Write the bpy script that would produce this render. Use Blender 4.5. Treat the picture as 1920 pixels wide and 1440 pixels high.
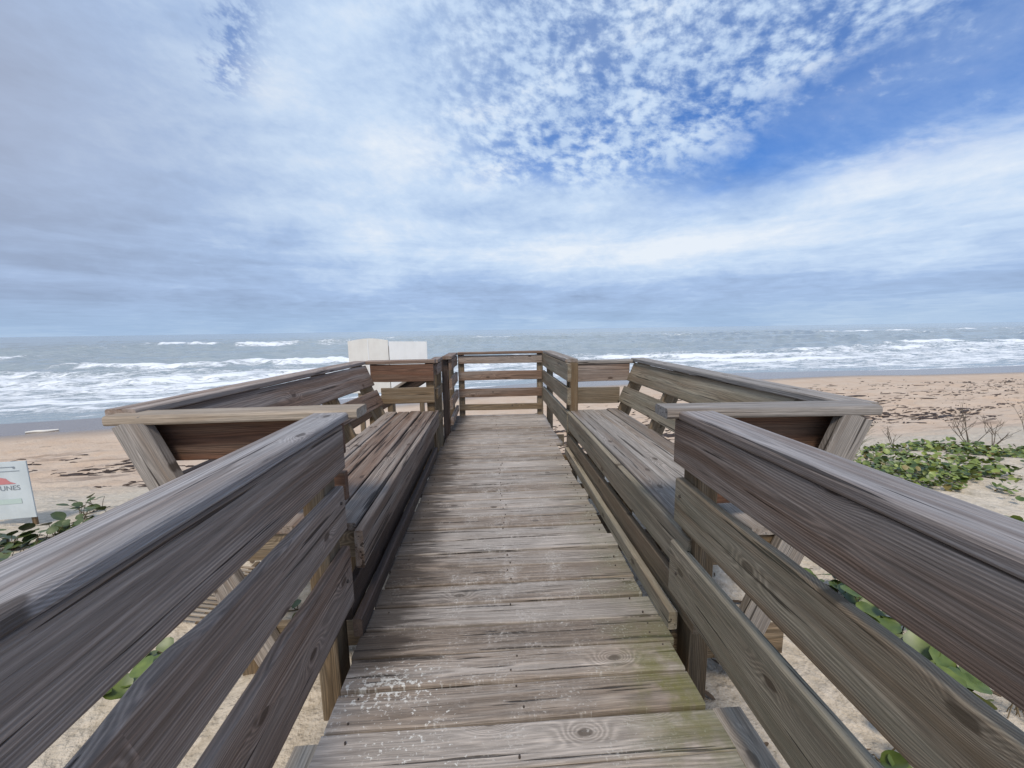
import bpy, bmesh, math, random
import numpy as np
from mathutils import Vector, Matrix

for o in list(bpy.data.objects):
    bpy.data.objects.remove(o)
scene = bpy.context.scene
col = scene.collection
rng = random.Random(7)
nprng = np.random.default_rng(11)
sin, cos, pi = math.sin, math.cos, math.pi

# ------------------------------------------------------------------ node helper
class S:
    """a shader socket with arithmetic"""
    def __init__(s, g, sock): s.g, s.k = g, sock
    def __add__(a, b): return a.g.m('ADD', a, b)
    __radd__ = __add__
    def __sub__(a, b): return a.g.m('SUBTRACT', a, b)
    def __rsub__(a, b): return a.g.m('SUBTRACT', b, a)
    def __mul__(a, b): return a.g.m('MULTIPLY', a, b)
    __rmul__ = __mul__
    def __truediv__(a, b): return a.g.m('DIVIDE', a, b)
    def __neg__(a): return a.g.m('MULTIPLY', a, -1.0)

class G:
    def __init__(s, tree): s.t = tree; s.n = tree.nodes; s.l = tree.links
    def node(s, typ, **kw):
        n = s.n.new(typ)
        for k, v in kw.items(): setattr(n, k, v)
        return n
    def put(s, sock, v):
        if isinstance(v, S): s.l.new(v.k, sock)
        elif isinstance(v, (tuple, list)):
            sock.default_value = tuple(v) + ((1.0,) if len(v) == 3 and sock.type == 'RGBA' else ())
        else: sock.default_value = v
    def m(s, op, *a, clamp=False):
        n = s.node('ShaderNodeMath', operation=op, use_clamp=clamp)
        for i, v in enumerate(a): s.put(n.inputs[i], v)
        return S(s, n.outputs[0])
    def exp(s, a): return s.m('EXPONENT', a)
    def gauss(s, d, w):          # exp(-(d/w)^2)
        q = s.m('DIVIDE', d, w); return s.m('EXPONENT', (q * q) * -1.0)
    def ss(s, v, a, b, lo=0.0, hi=1.0):
        n = s.node('ShaderNodeMapRange', interpolation_type='SMOOTHSTEP')
        for i, x in enumerate((v, a, b, lo, hi)): s.put(n.inputs[i], x)
        return S(s, n.outputs[0])
    def vec(s, x, y, z):
        n = s.node('ShaderNodeCombineXYZ')
        for i, v in enumerate((x, y, z)): s.put(n.inputs[i], v)
        return S(s, n.outputs[0])
    def sep(s, v):
        n = s.node('ShaderNodeSeparateXYZ'); s.put(n.inputs[0], v)
        return [S(s, o) for o in n.outputs]
    def noise(s, v, scale=1.0, detail=2.0, rough=.5, dist=0.0, color=False):
        n = s.node('ShaderNodeTexNoise'); s.put(n.inputs['Vector'], v)
        s.put(n.inputs['Scale'], scale); s.put(n.inputs['Detail'], detail)
        s.put(n.inputs['Roughness'], rough); s.put(n.inputs['Distortion'], dist)
        return S(s, n.outputs['Color' if color else 'Fac'])
    def voro(s, v, scale=1.0, feature='F1', out='Distance', rand=1.0, dim='3D'):
        n = s.node('ShaderNodeTexVoronoi', feature=feature, voronoi_dimensions=dim); s.put(n.inputs['Vector'], v)
        s.put(n.inputs['Scale'], scale); s.put(n.inputs['Randomness'], rand)
        return (S(s, n.outputs['Distance']), S(s, n.outputs['Color'])) if out == 'both' else S(s, n.outputs[out])
    def mix(s, f, a, b, blend='MIX'):
        n = s.node('ShaderNodeMix', data_type='RGBA', blend_type=blend, clamp_factor=True)
        s.put(n.inputs[0], f); s.put(n.inputs[6], a); s.put(n.inputs[7], b)
        return S(s, n.outputs[2])
    def scale(s, v, f):
        n = s.node('ShaderNodeVectorMath', operation='SCALE'); s.put(n.inputs[0], v); s.put(n.inputs[3], f)
        return S(s, n.outputs[0])
    def vmul(s, v, w):
        n = s.node('ShaderNodeVectorMath', operation='MULTIPLY'); s.put(n.inputs[0], v); s.put(n.inputs[1], w)
        return S(s, n.outputs[0])
    def bump(s, h, dist, strength=1.0, normal=None):
        n = s.node('ShaderNodeBump'); s.put(n.inputs['Height'], h)
        s.put(n.inputs['Distance'], dist); s.put(n.inputs['Strength'], strength)
        if normal is not None: s.put(n.inputs['Normal'], normal)
        return S(s, n.outputs[0])

# ------------------------------------------------------------------ camera
CAMH, FPX = 1.35, 721.0
yaw, pitch, roll = math.atan(40/721), math.atan(102/721), math.radians(.87)
fw = Vector((sin(yaw)*cos(pitch), cos(yaw)*cos(pitch), -sin(pitch)))
rt = Vector((cos(yaw), -sin(yaw), 0)); up = rt.cross(fw)
r2 = rt*cos(roll) - up*sin(roll); u2 = up*cos(roll) + rt*sin(roll)
cam = bpy.data.cameras.new('camera'); camo = bpy.data.objects.new('camera', cam); col.objects.link(camo)
M = Matrix((r2, u2, -fw)).transposed().to_4x4(); M.translation = (0, 0, CAMH); camo.matrix_world = M
cam.sensor_width = 36; cam.lens = FPX/1920*36; cam.clip_start = .02; cam.clip_end = 60000
scene.camera = camo
scene.view_settings.view_transform = 'Standard'; scene.view_settings.look = 'None'
scene.view_settings.exposure = 0.0; scene.view_settings.gamma = 1.0
scene.view_settings.use_curve_mapping = False
scene.render.resolution_x, scene.render.resolution_y = 1024, 768

# ------------------------------------------------------------------ sun and sky
SUN_EL, SUN_AZ = math.radians(54), math.radians(186)      # azimuth clockwise from +Y (seaward)
sd_ = Vector((sin(SUN_AZ)*cos(SUN_EL), cos(SUN_AZ)*cos(SUN_EL), sin(SUN_EL)))
sun = bpy.data.lights.new('sun', 'SUN'); sun.energy = 2.5; sun.angle = math.radians(14); sun.color = (1, .91, .78)
suno = bpy.data.objects.new('sun', sun); col.objects.link(suno)
suno.rotation_euler = (-sd_).to_track_quat('-Z', 'Y').to_euler(); suno.location = (0, -20, 30)

scene.cycles.max_bounces = 5; scene.cycles.diffuse_bounces = 3; scene.cycles.glossy_bounces = 2; scene.cycles.transmission_bounces = 1
world = bpy.data.worlds.new('World'); scene.world = world; world.use_nodes = True
g = G(world.node_tree); g.n.clear()
BG = 0.1
sky = g.node('ShaderNodeTexSky', sky_type='NISHITA'); sky.sun_disc = False
sky.sun_elevation = SUN_EL; sky.sun_rotation = SUN_AZ; sky.air_density = 1.0; sky.dust_density = .6; sky.ozone_density = 2.5
tc = g.node('ShaderNodeTexCoord')
dx, dy, dz = g.sep(S(g, tc.outputs['Generated']))
dzp = g.m('MAXIMUM', dz, 0.0)
inv = 1.0 / 1.0
den = dzp + .035
u = dx / den; v = dy / den                                # position on the cloud deck, in units of its height
el = g.m('ARCSINE', dzp) * (180/pi)
az = g.m('ARCTAN2', dx, dy) * (180/pi)
wa_, wb_, wc_ = g.sep(g.noise(g.vec(u*.55, v*.55, 3.1), 1, 3, .55, color=True))
wob = wa_ - .5; wob2 = wb_ - .5
across = u*.743 + v*.669
c3_ = g.noise(g.vec(u, v, 4.0), 2.6, 4, .6)
# clear strip of blue running across the deck, ragged where the cells thin out
strip = across - 2.26 + wob*.85 + (c3_ - .5)*.55
blue = g.m('MINIMUM', g.gauss(strip, g.ss(u, .8, 1.8, .26, .62)) * g.ss(u + wob2*.8, .85, 1.55) * 1.3, 1.0)
# dappled altocumulus
mott = g.vec(az*.036 + wob*.30, el*.060 + az*.010 + wob2*.30, .0)
c1 = g.voro(mott, 16.0, 'SMOOTH_F1')
c2 = g.noise(mott, 17.0, 3, .62)
c3 = g.noise(mott, 3.0, 3, .55)
dap = (0.50 - c1)*.75 + (c2 - .5)*1.5 + (c3 - .5)*1.5
dapz = g.ss(u + wob*.5, -.45, .30) * g.ss(v + wob2*1.2, 2.75, 2.0) * g.ss(across, 3.3, 2.4)
cells = g.ss(dap, -.42, .42)
alto = 1.0 - dapz*(1.0 - cells)*g.ss(across, 1.0, 2.1, .60, .88)
# rags inside the strip
rag = g.ss(dap + (wc_ - .5)*1.4 - g.ss(u, 1.2, 1.9)*.40, .12, 1.0)*.58 + g.ss(wc_, .30, .70)*.34 + .04
alto = alto * (1.0 - blue) + rag * blue
rift = g.gauss(u*.86 + v*.50 - .06 + wob*.35 + (c2 - .5)*.22, .06) * g.ss(v, 1.15, 1.35) * g.ss(v, 1.85, 1.55) * g.ss(c2, .30, .60)*.6
cover = g.m('MAXIMUM', alto - rift, 0.0)
st2 = g.noise(g.vec(az*.05, el*.10, 5.0), 1.0, 4, .56)
st = g.noise(g.vec(az*.075 + wob*.8, el*.20 - az*.03 + wob2*.8, 2.0), 1.1, 5, .58)
# how bright each part of the sheet is
def blob(a0, e0, wa, we): return g.exp(((az - a0)/wa * ((az - a0)/wa) + (el - e0)/we * ((el - e0)/we)) * -1.0)
b = 0.66 + (st - .5)*.58 + (st2 - .5)*.55 + (cells - .5)*.14*dapz + (c2 - .5)*.20 + (c3_ - .5)*.22
b = b - blob(-56, 20, 22, 15)*.30 - blob(-50, 10, 16, 3.6)*.30 + blob(-12, 22, 15, 9)*.20 + blob(-27, 26.5, 8, 2.2)*.20
b = b + blob(22, 10.3, 22, 2.4)*.36 + blob(50, 15, 12, 2.6)*.34 - blob(-6, 16.0, 13, 2.2)*.20 - blob(32, 18.2, 12, 1.8)*.16
b = b - g.gauss(el - 3.8, 2.8)*.20 + blob(-45, 5.6, 8, .7)*.22
fine = g.noise(g.vec(az*.030 + wob*.4, el*.26 + wob2*.6, 7.0), 2.2, 4, .56)
b = b + (fine - .5)*.55*g.ss(el, 20.0, 8.0)
ramp = g.node('ShaderNodeValToRGB'); g.put(ramp.inputs[0], b)
els = ramp.color_ramp.elements
els[0].position = .0; els[0].color = (.25, .33, .48, 1)
els[1].position = 1.0; els[1].color = (.80, .87, .96, 1)
for p, c in ((.28, (.31, .42, .62)), (.52, (.40, .545, .80)), (.76, (.58, .72, .92))):
    e = els.new(p); e.color = c + (1,)
cloud = g.scale(S(g, ramp.outputs[0]), 1.0/BG)
cloud = g.mix(blob(-58, 20, 24, 15)*.70, cloud, (4.1, 4.45, 5.6))
clear = g.vmul(S(g, sky.outputs[0]), (.34, .86, 1.55))
skyc = g.mix(cover, clear, cloud)
skyc = g.mix(g.ss(el, 5.0, .2)*.45, skyc, (3.4, 4.9, 6.7))
bg = g.node('ShaderNodeBackground'); g.put(bg.inputs[0], skyc); bg.inputs[1].default_value = BG
world.cycles.sampling_method = 'MANUAL'; world.cycles.sample_map_resolution = 512
wo = g.node('ShaderNodeOutputWorld'); g.l.new(bg.outputs[0], wo.inputs[0])

# ------------------------------------------------------------------ tags
def tag(o, label=None, cat=None, group=None, kind=None):
    if label: o['label'] = label
    if cat: o['category'] = cat
    if group: o['group'] = group
    if kind: o['kind'] = kind
    return o
def empty(name, loc=(0, 0, 0)):
    o = bpy.data.objects.new(name, None); col.objects.link(o); o.location = loc; o.empty_display_size = .1
    return o
def link(name, me, mat=None, parent=None, mw=None):
    o = bpy.data.objects.new(name, me); col.objects.link(o)
    if mat is not None and not me.materials: me.materials.append(mat)
    if parent is not None:
        o.parent = parent; o.matrix_parent_inverse = Matrix.Translation(parent.location).inverted()
    if mw is not None: o.matrix_basis = mw
    return o

# ------------------------------------------------------------------ materials
def newmat(name):
    m = bpy.data.materials.new(name); m.use_nodes = True
    gg = G(m.node_tree); gg.n.clear()
    bs = gg.node('ShaderNodeBsdfPrincipled'); out = gg.node('ShaderNodeOutputMaterial')
    gg.l.new(bs.outputs[0], out.inputs[0])
    return m, gg, bs
def principled(name, colour, rough=.7):
    m, gg, bs = newmat(name); gg.put(bs.inputs['Base Color'], colour); bs.inputs['Roughness'].default_value = rough
    return m

def wood(name, grey, brown, warm=.5, dark=.30, rough=.72, contrast=1.0, crackamt=1.0, crk0=.645, deck=False, algae=0.0, wet=0.0):
    m, gg, bs = newmat(name)
    t = gg.node('ShaderNodeTexCoord'); oi = gg.node('ShaderNodeObjectInfo')
    x, y, z = gg.sep(S(gg, t.outputs['Object'])); rnd = S(gg, oi.outputs['Random'])
    ox = rnd*41.0; r2_ = gg.m('FRACT', rnd*17.31); r3_ = gg.m('FRACT', rnd*53.77)
    xs = x + ox
    n1, n2, n3 = gg.sep(gg.noise(gg.vec(xs*1.1, y*4.0, z*4.0), 1.0, 1.5, .5, color=True))
    n1 = n1 - .5; n2 = n2 - .5
    # knots: the grain swells round them
    kd, kc = gg.voro(gg.vec(xs*3.4, (y + r2_*3.0)*7.0, 0.0), 1.0, 'F1', 'both', dim='2D')
    kr, kg, kb = gg.sep(kc)
    has = gg.ss(kr, .79, .82)
    kz = gg.gauss(kd, .24) * has; kcore = gg.ss(kd + (gg.noise(gg.vec(xs*30.0, y*60.0, z*60.0), 1.0, 1, .5) - .5)*.06, .115, .07) * has
    fib = gg.noise(gg.vec(xs*9.0, y*190.0, z*190.0), 1.0, 3, .68)
    fib2 = gg.noise(gg.vec(xs*1.3, y*62.0, z*62.0), 1.0, 2.5, .6)
    streak = gg.noise(gg.vec(xs*.75, y*17.0 + n1*1.5, z*17.0), 1.0, 3, .62)
    cy = y + (r2_ - .5)*.13 + n1*.045; cz = z + .035 + r3_*.10 + n2*.04
    rad = gg.m('SQRT', cy*cy + cz*cz) + kz*.030
    ring = gg.m('SINE', rad*(1000.0/5.0*6.283)*(.6 + r3_*.6) + fib2*4.5 + streak*2.5)*.5 + .5
    late = gg.m('POWER', ring, 1.5)*gg.ss(n3 + kz*.4, .30, .68, .22, 1.0)
    crk = gg.ss(gg.noise(gg.vec(xs*1.3, y*44.0, z*44.0), 1.0, 2.5, .6), crk0, crk0 + .04)
    wfac = gg.ss(streak*.75 + n3*.25 + (r2_ - .5)*.22 + (warm - .5)*.6, .36, .66)
    c = gg.mix(wfac, grey, brown)
    c = gg.scale(c, (1.0 - .30*contrast) + late*.66*contrast)
    c = gg.scale(c, .40 + fib*1.2)
    c = gg.scale(c, .50 + fib2*1.0)
    c = gg.scale(c, .86 + r3_*.28)
    dk = tuple(q*dark*.5 for q in brown)
    c = gg.mix(crk*.85*crackamt, c, dk)
    c = gg.mix(kcore*.85, c, tuple(q*.30 for q in brown))
    c = gg.mix(kz*.30, c, tuple(q*.6 for q in brown))
    h = fib*.65 + fib2*.75 - crk*1.3*crackamt
    ge = gg.node('ShaderNodeNewGeometry'); wx, wy, wz = gg.sep(S(gg, ge.outputs['Position']))
    rgh = rough + (fib - .5)*.25
    if deck:
        # worn pale feet-line down the middle, damp dark stain creeping in from the left edge, algae at the right edge
        pn = gg.noise(gg.vec(wx*7.0, wy*7.0, 0.0), 1.0, 4, .6)
        fleck = gg.noise(gg.vec(wx*42.0, wy*75.0, 0.0), 1.0, 3, .65)
        worn = gg.gauss(wx - .10, .42) * gg.ss(wy, .4, 2.2)
        pm = gg.noise(gg.vec(wx*2.2, wy*3.4, 8.0), 1.0, 4, .62)
        c = gg.scale(c, .62 + pm*.76)
        c = gg.mix(worn*gg.ss(fleck + (pn - .5)*.9, .42, .70)*.50, c, (.46, .405, .36))
        speck = gg.ss(gg.noise(gg.vec(wx*75.0, wy*100.0, 2.0), 1.0, 3, .65) + (pn - .5)*.75, .60, .74)
        c = gg.mix(speck*.6, c, (.60, .56, .51))
        sp2 = gg.gauss(wx + .43, .17) * gg.gauss(wy - 1.33, .085)
        sp3 = gg.gauss(wx + .30, .18) * gg.gauss(wy - 1.10, .14)
        drop = gg.ss(gg.noise(gg.vec(wx*48.0, wy*55.0, 4.0), 1.0, 4, .68) + sp2*.15 + sp3*.05, .62, .69) * gg.ss(sp2 + sp3, .06, .3)
        c = gg.mix(drop*.9, c, (.74, .72, .67))
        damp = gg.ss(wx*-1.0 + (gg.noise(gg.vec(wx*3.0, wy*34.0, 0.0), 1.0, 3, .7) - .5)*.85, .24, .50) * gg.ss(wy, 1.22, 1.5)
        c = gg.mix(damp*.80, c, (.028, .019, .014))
        alg = gg.ss(wx + (pn - .5)*.9, .42, .85) * gg.ss(wy, 4.6, 1.2)
        c = gg.mix(alg*.50*(.4 + fib), c, (.105, .115, .045))
        alg2 = gg.gauss(wx - .66, .15) * gg.gauss(wy - 1.25, .24) * gg.ss(pn, .35, .6)
        c = gg.mix(alg2*.75, c, (.16, .15, .035))
    if algae > 0:
        an = gg.noise(gg.vec(xs*2.0, y*9.0, z*9.0), 1.0, 4, .6)
        c = gg.mix(gg.ss(an, .35, .75)*algae, c, (.135, .135, .085))
    gg.put(bs.inputs['Base Color'], c); gg.put(bs.inputs['Roughness'], rgh)
    bs.inputs['Specular IOR Level'].default_value = .35 + wet
    gg.put(bs.inputs['Normal'], gg.bump(h, .0042, 1.0))
    return m

W_CAP = wood('weathered_cap_wood', (.35, .325, .315), (.195, .150, .125), .45, contrast=.7, rough=.60)
W_RAIL = wood('weathered_rail_wood', (.365, .295, .248), (.205, .130, .090), .55, contrast=.85, rough=.68)
W_RAILG = wood('weathered_green_rail_wood', (.355, .298, .218), (.225, .156, .097), .50, contrast=.75, algae=.36)
W_BENCH = wood('weathered_bench_wood', (.34, .282, .238), (.185, .120, .085), .44, contrast=.85, crackamt=1.0, crk0=.595)
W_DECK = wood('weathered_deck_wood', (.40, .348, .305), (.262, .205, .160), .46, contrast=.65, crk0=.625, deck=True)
W_POST = wood('treated_post_wood', (.255, .20, .138), (.185, .125, .070), .60, contrast=.9, crackamt=.5)
W_LIGHT = wood('pale_cap_wood', (.38, .32, .255), (.29, .222, .16), .5, contrast=.5, crackamt=.35)
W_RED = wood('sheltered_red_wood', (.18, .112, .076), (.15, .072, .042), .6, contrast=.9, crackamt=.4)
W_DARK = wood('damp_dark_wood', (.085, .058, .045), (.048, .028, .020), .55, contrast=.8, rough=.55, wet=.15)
W_GREY = wood('silver_grey_wood', (.335, .298, .265), (.225, .172, .132), .42, contrast=.7)
METAL = principled('rusted_bolt_metal', (.06, .045, .035), .6)

# sand
def make_sand():
    m, gg, bs = newmat('beach_sand')
    ge = gg.node('ShaderNodeNewGeometry'); P = S(gg, ge.outputs['Position']); x, y, z = gg.sep(P)
    at = gg.node('ShaderNodeAttribute'); at.attribute_name = 'wet'; wet = S(gg, at.outputs['Fac'])
    at2 = gg.node('ShaderNodeAttribute'); at2.attribute_name = 'dune'; dune = S(gg, at2.outputs['Fac'])
    n = gg.noise(P, 1.1, 5, .6); f = gg.noise(P, 60.0, 3, .7); f2 = gg.noise(P, 14.0, 4, .6)
    beach = gg.mix(gg.ss(n, .3, .7), (.555, .405, .29), (.60, .47, .36))
    dn = gg.mix(gg.ss(f2, .3, .7), (.50, .42, .32), (.66, .565, .45))
    c = gg.mix(dune, beach, dn)
    c = gg.scale(c, .80 + f*.40)
    # shell hash and bits of dry stem
    sh = gg.ss(gg.noise(P, 34.0, 2, .6), .69, .73); dkb = gg.ss(gg.noise(gg.vmul(P, (1.0, 2.2, 1.0)), 19.0, 4, .7), .675, .71)
    c = gg.mix(sh*.35, c, (.72, .66, .58)); c = gg.mix(dkb*.55*(.35 + dune), c, (.10, .075, .055))
    # rows of old tracks and fine wrack running along the shore
    t = x*.982 + y*.191; s = y*.982 - x*.191
    tr = gg.ss(gg.noise(gg.vec(t*.30, s*2.2, 0.0), 1.0, 5, .68), .555, .66) * (1.0 - dune*.8) * gg.ss(s, 19.5, 14.5)
    c = gg.mix(tr*.62, c, (.19, .13, .10))
    c = gg.mix(wet*.82, c, (.155, .118, .088))
    gg.put(bs.inputs['Base Color'], c)
    gg.put(bs.inputs['Roughness'], .92 - wet*.72)
    gg.put(bs.inputs['Specular IOR Level'], .25 + wet*.35)
    h = f2*.5 + f*.12 + gg.noise(P, 5.0, 4, .6)*1.2
    gg.put(bs.inputs['Normal'], gg.bump(h*(1.0 - wet*.95), .06, .8))
    return m
SAND = make_sand()

def make_water():
    m, gg, bs = newmat('grey_green_sea_water')
    ge = gg.node('ShaderNodeNewGeometry'); P = S(gg, ge.outputs['Position']); x, y, z = gg.sep(P)
    at = gg.node('ShaderNodeAttribute'); at.attribute_name = 'foam'; fo = S(gg, at.outputs['Fac'])
    t = x*.982 + y*.191; s = y*.982 - x*.191
    n = gg.noise(gg.vec(t*.32, s*.85, 0.0), 1.0, 6, .66, .4)
    n2 = gg.noise(gg.vec(t*1.5, s*3.4, 3.0), 1.0, 5, .65, .5)
    pat = n*.55 + n2*.45
    foam = gg.ss(fo*1.0 + (pat - .5)*2.6, .36, .78)
    wc = gg.mix(gg.ss(n, .3, .7), (.30, .35, .37), (.37, .41, .42))
    c = gg.mix(foam, wc, (.86, .87, .88))
    gg.put(bs.inputs['Base Color'], c); gg.put(bs.inputs['Roughness'], foam*.55 + .16)
    bs.inputs['IOR'].default_value = 1.33
    h = gg.noise(gg.vec(t*.35, s*.9, 0.0), 1.0, 6, .62)*1.0 + gg.noise(gg.vec(t*1.4, s*3.2, 0.0), 1.0, 4, .6)*.25
    gg.put(bs.inputs['Normal'], gg.bump(h + foam*.3, .45, .7))
    return m
WATER = make_water()

# ------------------------------------------------------------------ numpy value noise
def vnoise(x, y, seed=0):
    xi = np.floor(x).astype(np.int64); yi = np.floor(y).astype(np.int64)
    fx = x - xi; fy = y - yi; fx = fx*fx*(3 - 2*fx); fy = fy*fy*(3 - 2*fy)
    def h(a, b_):
        q = (a*374761393 + b_*668265263 + seed*974711) & 0x7fffffff
        q = ((q ^ (q >> 13))*1274126177) & 0x7fffffff
        return ((q ^ (q >> 16)) & 0xffff)/65535.0
    return (h(xi, yi)*(1-fx) + h(xi+1, yi)*fx)*(1-fy) + (h(xi, yi+1)*(1-fx) + h(xi+1, yi+1)*fx)*fy
def fbm(x, y, o=4, seed=0):
    a, r_, n = .5, 0, 0
    for k in range(o):
        r_ = r_ + a*vnoise(x*2**k, y*2**k, seed + k*7); n += a; a *= .5
    return r_/n

# ------------------------------------------------------------------ ground and sea
SA = math.radians(11)
SEA = -2.8
def shore(t): return 26.4 + 2.7*np.cos(np.pi*(t - 18)/38)
def st_(x, y): return y*cos(SA) - x*sin(SA), x*cos(SA) + y*sin(SA)
def ground_base(x, y):
    x = np.asarray(x, float); y = np.asarray(y, float)
    s, t = st_(x, y)
    sd = y*.98 - np.where(x < 0, .06, .12)*np.clip(x, -30, 30)*np.where(x < 0, 1, 1)
    d = np.interp(sd, [-60, -8, 1.5, 3, 5, 7, 9, 12, 16, 20], [1.2, -.1, -.35, -.42, -.75, -1.35, -1.95, -2.4, -3, -4])
    b_ = np.interp(s - shore(t), [-60, -16, -10, 0, 14, 60], [-2.2, -2.38, -2.5, -2.8, -3.6, -6])
    return np.maximum(d, b_), d > b_ + .02, s, t, sd
def ground_z(x, y):
    x = np.asarray(x, float); y = np.asarray(y, float)
    z, du, s, t, sd = ground_base(x, y)
    away = np.clip((shore(t) - 5 - s)/5, 0, 1)
    dn = np.clip((9.5 - sd)/4, 0, 1)
    under = np.clip((np.abs(x - .05) - .3)/1.0, .15, 1)
    z = z + away*((fbm(x*.6, y*.6, 3, 5) - .5)*.16*(.3 + dn*under) + (fbm(x*2.6, y*2.6, 3, 9) - .5)*.09 + (fbm(t*.5, s*2.6, 3, 3) - .5)*.15*(1 - dn))
    return z
def gz1(x, y): return float(ground_z(np.array([x]), np.array([y]))[0])

def axis(vals):
    out = []
    for a, b_, step in vals: out += list(np.arange(a, b_ - step*.3, step))
    out.append(vals[-1][1]); return np.array(out)
def grid_mesh(name, X, Y, Z, attrs=None, smooth=True):
    ny, nx = X.shape
    me = bpy.data.meshes.new(name)
    co = np.stack([X, Y, Z], -1).reshape(-1, 3)
    idx = np.arange(ny*nx).reshape(ny, nx)
    q = np.stack([idx[:-1, :-1], idx[:-1, 1:], idx[1:, 1:], idx[1:, :-1]], -1).reshape(-1, 4)
    me.vertices.add(len(co)); me.vertices.foreach_set('co', co.ravel())
    me.loops.add(q.size); me.loops.foreach_set('vertex_index', q.ravel().astype(np.int32))
    me.polygons.add(len(q)); me.polygons.foreach_set('loop_start', (np.arange(len(q))*4).astype(np.int32))
    me.polygons.foreach_set('loop_total', np.full(len(q), 4, np.int32))
    me.polygons.foreach_set('use_smooth', np.full(len(q), smooth))
    for k, a in (attrs or {}).items():
        at = me.attributes.new(k, 'FLOAT', 'POINT'); at.data.foreach_set('value', a.ravel().astype(np.float32))
    me.update(calc_edges=True); me.validate()
    return me

gx = axis([(-300, -60, 12), (-60, -22, 1.0), (-22, -9, .22), (-9, 10, .085), (10, 32, .22), (32, 90, 1.0), (90, 300, 12)])
gy = axis([(-120, -8, 6), (-8, -1, .4), (-1, 9, .085), (9, 22, .16), (22, 50, .5), (50, 110, 6)])
GX, GY = np.meshgrid(gx, gy)
GZ = ground_z(GX, GY)
s, t = st_(GX, GY)
d_ = s - shore(t) + (fbm(t*.12, s*.12, 2, 21) - .5)*2.5
wet = np.clip((d_ + 6.2)/1.8, 0, 1)
_, _, _, _, sdG = ground_base(GX, GY)
dune = np.clip((9.5 - sdG + (fbm(GX*.5, GY*.5, 3, 2) - .5)*3)/3, 0, 1)
for k in range(900):                                     # footprints and hollows in the dry beach
    x = rng.uniform(-26, 40); sdv = rng.uniform(8.5, 19); y = (sdv + x*sin(SA))/cos(SA)
    i0, i1 = np.searchsorted(gy, (y - .5, y + .5)); j0, j1 = np.searchsorted(gx, (x - .5, x + .5))
    if i1 <= i0 or j1 <= j0: continue
    qx = GX[i0:i1, j0:j1] - x; qy = GY[i0:i1, j0:j1] - y; rr = np.sqrt(qx*qx*rng.uniform(.5, 1.2) + qy*qy)/rng.uniform(.12, .2)
    GZ[i0:i1, j0:j1] += rng.uniform(.03, .07)*(-np.exp(-rr*rr) + .55*np.exp(-((rr - 1.5)/.5)**2))
o = link('sand', grid_mesh('sand', GX, GY, GZ, {'wet': wet, 'dune': dune}), SAND); tag(o, kind='structure')

# sea: a fan of quads, finer near the shore
ang = np.radians(np.linspace(-84, 84, 640)); rad = np.geomspace(15, 30000, 460)
AN, RA = np.meshgrid(ang, rad)
X = RA*np.sin(AN); Y = RA*np.cos(AN)
s, t = st_(X, Y); e = s - shore(t)
warp = (fbm(t*.02, t*0 + .5, 3, 31) - .5)*16 + (fbm(t*.10, s*.05, 3, 33) - .5)*5
near = np.clip((e - 1.5)/10, 0, 1)
far = np.clip((900 - RA)/600, 0, 1)
Z = np.zeros_like(X); foam = np.zeros_like(X)
Z += near*far*((fbm(t*.10, s*.22, 4, 41) - .5)*.75 + (fbm(t*.5, s*.9, 3, 43) - .5)*.25)
lines = [  # offshore distance, crest height, width, cut of the noise, seed
    (7, .10, 1.4, .30, 1), (12, .22, 1.3, .42, 2), (18, .38, 1.5, .44, 3), (25, .55, 1.7, .46, 4), (34, .62, 2.0, .54, 5),
    (47, .7, 2.4, .55, 6), (64, .8, 2.6, .58, 7), (88, .9, 3.0, .55, 8), (112, 1.0, 3.4, .50, 9), (128, 1.0, 3.4, .50, 10),
    (165, .8, 4.0, .60, 11), (210, .7, 5.0, .62, 12), (280, .6, 7.0, .64, 13)]
for s0, hgt, w, cut, sd in lines:
    q = e - s0 - warp*min(1, s0/40) - (fbm(t*.28 + sd, s*.12, 3, 110 + sd) - .5)*w*2.6
    crest = np.where(q < 0, np.exp(-(q/(w*.7))**2), np.exp(-(q/(w*2.0))**2))
    amp = .35 + .9*fbm(t*.018 + sd*3.7, t*0 + sd, 3, 50 + sd)
    Z += 1.35*hgt*crest*amp*near
    br = np.clip((fbm(t*.022 + sd*9.1, t*0 + sd*2.2, 3, 70 + sd) - cut)*5, 0, 1)*np.clip(fbm(t*.16, t*0 + sd, 3, 150 + sd)*2.4 - .35, .15, 1)
    trail = np.where(q < 0, np.exp(-(q/(w*1.25))**2), np.exp(-(q/(w*1.0))**2))
    foam = np.maximum(foam, br*trail*1.05); Z += br*trail*near*hgt*.9*(fbm(t*.9, s*.7, 3, 130 + sd) - .3)
    foam = np.maximum(foam, br*np.where((q < 0), np.exp(q/(w*3.2)), 0)*.58)
# churned white water close in, and the swash edge
wash = np.clip(1 - np.abs(e - 14)/17, 0, 1)
foam = np.maximum(foam, (.41 + .36*fbm(t*.06, s*.18, 3, 91))*np.clip(wash*2.2, 0, 1))
edge = np.exp(-((e + .2 - (fbm(t*.10, t*0, 3, 95) - .5)*3.0)/.55)**2)
foam = np.maximum(foam, edge*.80)
foam = np.maximum(foam, np.exp(-((e - 3.3 - (fbm(t*.14, t*0, 3, 97) - .5)*3)/.6)**2)*.72)
Z = SEA + Z
o = link('sea', grid_mesh('sea', X, Y, Z, {'foam': np.clip(foam, 0, 1.2)}), WATER); tag(o, kind='structure')

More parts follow.
